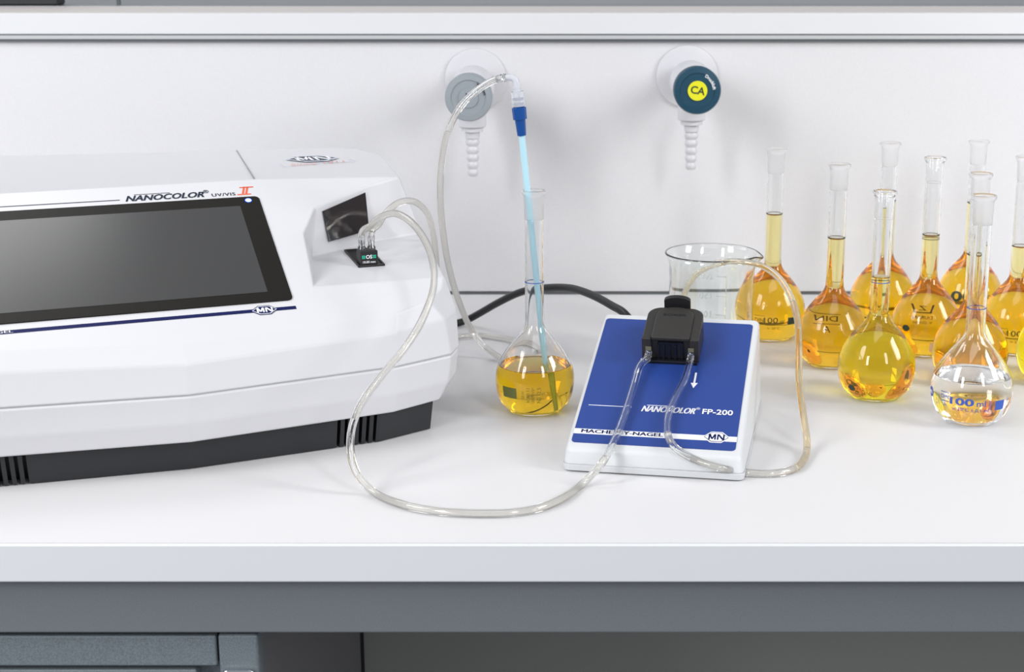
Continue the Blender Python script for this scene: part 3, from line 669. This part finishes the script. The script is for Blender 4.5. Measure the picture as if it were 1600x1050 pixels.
M['pink2'] = mat('label_field_pale', (.75, .5, .42), .5)
M['olive'] = mat('ink_olive', (.12, .13, .03), .45)
M['yellowfield'] = mat('label_field_yellow', (.75, .62, .08), .5)
A, B_, C_ = M['liqA'], M['liqB'], M['liqC']
flask((-.0264, 1.171, 0), 'volumetric flask with golden liquid and a cyan dip tube in its neck', .0366, B_, style=5, ringz=.1003, H=.1695)
flask((.1806, 1.393, 0), 'orange-filled volumetric flask behind the beaker, printed DIN 100 ml', .1124, A, style=2, ring='dark')
flask((.2210, 1.303, 0), 'orange-filled volumetric flask with mirrored DIN A print, just right of the amber hose', .1083, A, style=3, ring='dark')
flask((.2405, 1.2085, 0), 'bright yellow volumetric flask in front, with a dark-rimmed mouth', .0964, C_, H=.163, style=7, ring='blue', rim='clear', ringz=.092)
flask((.3076, 1.340, 0), 'orange volumetric flask printed with a dark trapezoid emblem and pale field', .1037, A, style=4, ring='dark', rim='clear', rings=2)
flask((.3240, 1.251, 0), 'orange volumetric flask standing directly behind the colourless one', .1050, A, style=2, ring='dark', rot=60)
flask((.3000, 1.1466, 0), 'colourless volumetric flask half full of water, printed 100 ml in blue', .0353, M['water'], style=1, ink='blue_ink', ringz=.0863)
flask((.3860, 1.345, 0), 'orange volumetric flask at the right edge of the photo, upper one of two there', .0929, A, style=2, ring='dark')
flask((.3935, 1.255, 0), 'pale yellow volumetric flask cut off by the right edge, lower one of two there', .0929, C_, style=0, ring='dark')
flask((.2880, 1.433, 0), 'orange volumetric flask in the back row behind the dark-rimmed bright yellow one', .1173, A, style=7, ring='dark', rot=10)
flask((.3710, 1.447, 0), 'orange volumetric flask at the very back with large dark 00 print', .1130, A, style=6, ring='dark')

# ------------------------------------------------------------------ beaker
BC = Vector((.118, 1.301, 0))
bk = empty('beaker', BC); tag(bk, 'empty low glass beaker with white graduations and a hose hanging in, behind the pump', 'beaker')
bo = [(0, .0005), (.029, 0), (.0325, .0012), (.0345, .0045), (.0350, .010), (.0350, .075), (.0352, .084), (.0362, .0905), (.0378, .0937), (.0385, .0943), (.0389, .0950), (.0390, .0957), (.0387, .0963), (.0381, .0965), (.0375, .0961), (.0366, .0949), (.0352, .0918), (.0339, .0850), (.0336, .075), (.0336, .010), (.0328, .005), (.030, .0022), (0, .0020)]
mb = MB().lathe(bo, 96, closed=False)
vsp = []
for (x, y, z) in mb.v:     # pull a spout out to the right
    a = math.atan2(y, x); d = abs(a + R(12))
    g = math.exp(-(d / .20) ** 2) * max(0, (z - .082) / .013); r_ = math.hypot(x, y)
    k_ = (r_ + .0036 * g) / r_ if r_ > 0 else 1
    vsp.append((x * k_, y * k_, z - .0022 * g))
mb.v = vsp; mb.build('glass_body', M['bglass'], bk, smooth=True)
def bwrap(z, ang): return lambda x, y: (.0353 * math.cos(R(90 - ang) + x / .0353), .0353 * math.sin(R(90 - ang) + x / .0353), z + y)
for z, tt in ((.0680, '200'), (.0510, '150'), (.034, '100')):
    # read from outside at the back, hence mirrored from the front
    text('lettering', tt, .0085, M['white_ink'], lambda x, y, z=z: bwrap(z, -2)(x, y), bk, fine=True)
    MB().prism([(-.0045, -.0003), (0, -.0003), (.0045, -.0003), (.0045, .0003), (0, .0003), (-.0045, .0003)], 0, .0001, lambda x, y, q, z=z: bwrap(z, 20)(x, y)).build('graduation_line', M['white_ink'], bk)
MB().prism([(-.0003, -.045), (.0003, -.045), (.0003, .001), (-.0003, .001)], 0, .0001, lambda x, y, q: bwrap(.068, 27)(x, y)).build('graduation_line', M['white_ink'], bk)

# ------------------------------------------------------------------ dip tube with luer fittings
top = on_y(815, 209, 1.171); tipp = on_y(858, 634, 1.176); tipp.z = max(tipp.z, .0062)
dt = empty('dip_tube', tipp); tag(dt, 'cyan suction tube with a blue luer fitting and clear elbow, standing in the central flask', 'tube')
ax = (top - tipp).normalized()
def rel(p): return p - tipp
pth = [tipp + (top - tipp) * (i / 24) for i in range(25)]
rad = [.0011 if i == 0 else (.0013 + .0011 * min(1, i / 5)) for i in range(25)]
mb = MB(); shell(mb, [rel(p) for p in pth], rad, 20); mb.build('tube', M['cyan'], dt, smooth=True)
def along(mb, segs, seg=24, base=top, axis=ax):
    n1 = axis.orthogonal().normalized(); n2 = axis.cross(n1)
    prof = [(0, segs[0][0])] + [(r_, d) for d, r_ in segs] + [(0, segs[-1][0])]
    return mb.lathe(prof, seg, closed=False, fn=lambda x, y, z: tuple(rel(base + axis * z) + n1 * x + n2 * y))
lu = MB(); along(lu, [(-.0012, .0030), (-.0012, .0033), (.0110, .0040), (.0112, .0040)]); lo = lu.build('luer_hub', M['luer'], dt, smooth=True); lo.modifiers.new('e', 'EDGE_SPLIT').split_angle = R(40)
lu = MB(); along(lu, [(.0108, .0052), (.0190, .0054), (.0191, .0046), (.0200, .0040), (.0205, .0033)], 12); lu.build('luer_nut', M['luer'], lo)
lu = MB()
for d in (.021, .0245): along(lu, [(d, .0026), (d + .0005, .0030), (d + .0015, .0030), (d + .002, .0026)])
lu.build('luer_thread', M['luer'], lo)
cl = MB(); n_ = 16
along(cl, [(.0202, .0034), (.0203, .0050), (.0310, .0048), (.0312, .0030), (.0330, .0028)], 20); cl.build('clear_collar', M['clearpl'], dt, smooth=False)
eb = MB(); e0 = top + ax * .032; e1 = top + ax * .0395
el = [rel(e0), rel(e0 + ax * .004), rel(e1 - Vector((.0006, 0, 0))), rel(e1 + Vector((-.0030, 0, .0016))), rel(e1 + Vector((-.0075, 0, .0014)))]
shell(eb, spline(el, .0008), .0025, 18); eb.build('elbow', M['clearpl'], dt, smooth=True)
nb = MB(); nb0 = e1 + Vector((-.0070, 0, .0014)); nd = Vector((-1, 0, -.06)).normalized()
shell(nb, [rel(nb0 + nd * d) for d in (0, .0008, .002, .0025, .004, .0045, .006, .008)], [.0026, .0031, .0031, .0022, .0030, .0022, .0026, .0019], 18); nb.build('barb', M['acrylic'], dt, smooth=True)

# ------------------------------------------------------------------ hoses
def hose(name, pts, label, m=None, fluids=(), mats=None, ro=.0026, ri=.0014):
    path = spline(pts, .0022); o0 = path[0].copy()
    r = empty(name, o0); tag(r, label, 'hose')
    path = [p - o0 for p in path]; n = len(path)
    if mats:   # several stretches of different tint
        for a, b, mm in mats:
            i0, i1 = int(a * (n - 1)), int(b * (n - 1)); mb = MB(); annular(mb, path[i0:i1 + 1], ro, ri); mb.build('tubing', mm, r, smooth=True, fixn=False)
    else:
        mb = MB(); annular(mb, path, ro, ri); mb.build('tubing', m or M['silicone'], r, smooth=True, fixn=False)
    for a, b, mm in fluids:
        i0, i1 = int(a * (n - 1)), int(b * (n - 1))
        mb = MB(); shell(mb, path[i0:i1 + 1], ri + .00006, 14); mb.build('fluid', mm, r, smooth=True, fixn=False)
    return r
W_ = on_y
def cellp(du, z): 
    p = fl(CB[0] + du, CB[1], .0008 + z); return dev_to_world(p)
TF = M['tubefluid']
# cell -> pump
a0 = cellp(-.0036, .014)
pts = [a0, cellp(-.0036, .019), cellp(-.0034, .0245), W_(578, 354, 1.160), W_(592, 341, 1.150), W_(614, 333, 1.140), W_(640, 345, 1.122), W_(662, 372, 1.104), W_(676, 408, 1.085), W_(677, 450, 1.070), W_(661, 497, 1.052), W_(631, 546, 1.030), W_(592, 592, 1.013), W_(563, 633, 1.003), W_(549, 672, .998),
       W_(548, 708, .992), W_(559, 742, .984), on_z(583, 768, .0029), on_z(625, 787, .0027), on_z(680, 798, .0027), on_z(740, 802, .0027), on_z(800, 801, .0027), on_z(845, 793, .0027), on_z(880, 778, .0029), W_(912, 754, .999), W_(938, 727, 1.0035), pump_pix(959, 690, .0040),
       pump_pix(975, 650, .0050), pump_pix(990, 603, .0055), pump_pix(1003, 566, .0070), pump_world(.0432, .1020, .0072), pump_world(.0432, .1065, .0084)]
hose('cell_to_pump_hose', pts, 'clear hose looping from flow cell over the bench to the left pump nipple', fluids=[(0.012, .40, TF), (.46, .805, TF)])
# pump -> beaker
pts = [pump_world(.0742, .1065, .0084), pump_world(.0742, .1010, .0072), pump_pix(1071, 590, .0060), pump_pix(1056, 620, .0055), pump_pix(1044, 650, .0052), pump_pix(1043, 677, .0048), pump_pix(1055, 700, .0045), W_(1085, 718, 1.0135), W_(1125, 731, 1.0065), on_z(1165, 738, .0029), on_z(1205, 740, .0027),
       on_z(1240, 733, .0027), on_z(1257, 716, .0028), W_(1261, 690, 1.073), W_(1255, 645, 1.092), W_(1249, 600, 1.112), W_(1248, 550, 1.140), W_(1246, 500, 1.175), W_(1234, 460, 1.205), W_(1214, 431, 1.229), W_(1186, 414, 1.247), W_(1150, 408.5, 1.256), W_(1115, 413, 1.276), W_(1088, 429, 1.292), W_(1071, 455, 1.302),
       W_(1064, 485, 1.305), Vector((.0930, 1.304, .030)), Vector((.0935, 1.303, .010))]
hose('pump_to_beaker_hose', pts, 'amber-tinted hose from the right pump nipple round over the beaker rim', mats=[(0, .335, M['silicone']), (.335, 1, M['silicone_a'])], fluids=[(.155, .17, TF), (.20, .40, TF), (.40, .60, M['silicone_a']), (.60, .66, TF)])
# cell -> behind device -> dip tube
a0 = cellp(.0036, .014)
pts = [a0, cellp(.0036, .019), cellp(.0038, .0245), W_(590, 353, 1.180), W_(600, 337, 1.192), W_(620, 318, 1.205), W_(645, 314, 1.216), W_(664, 328, 1.224), W_(676, 360, 1.232), W_(681, 400, 1.240), W_(684, 450, 1.255), Vector((-.100, 1.290, .030)), Vector((-.104, 1.335, .008)), on_z(716, 526, .0027), on_z(750, 524, .0027), on_z(795, 530, .0027), on_z(830, 538, .0027),
       on_z(850, 552, .0027), on_z(840, 568, .0027), on_z(810, 572, .0027), on_z(783, 560, .0032), W_(757, 541, 1.318), W_(736, 514, 1.310), W_(717, 471, 1.285), W_(702, 420, 1.250), W_(692, 360, 1.215), W_(688, 305, 1.19), W_(690, 255, 1.178), W_(700, 205, 1.172), W_(720, 166, 1.170), W_(748, 139, 1.170), nb0 + nd * .006, nb0 + nd * .001]
hose('cell_to_flask_hose', pts, 'clear hose arching from flow cell behind the instrument up to the elbow over the flask', fluids=[(.012, .62, TF), (.64, .93, TF)])
# power cable
pts = [Vector((-.19, 1.43, .0034)), on_z(700, 507, .0034), on_z(725, 502, .0045), W_(745, 492, 1.425), W_(780, 472, 1.40), W_(815, 456, 1.375), W_(850, 450, 1.35), W_(890, 450, 1.32), W_(925, 461, 1.285), W_(955, 477, 1.255), W_(980, 494, 1.23), Vector((.062, 1.208, .034)), Vector((.062, 1.203, .030))]
path = spline(pts, .003); mb = MB(); shell(mb, [p - path[0] for p in path], .0033, 16)
c = mb.build('power_cable', M['cable'], None, smooth=True, fixn=False); c.location = path[0]
tag(c, 'thick black power cable arching behind the flask into the back of the pump', 'cable')
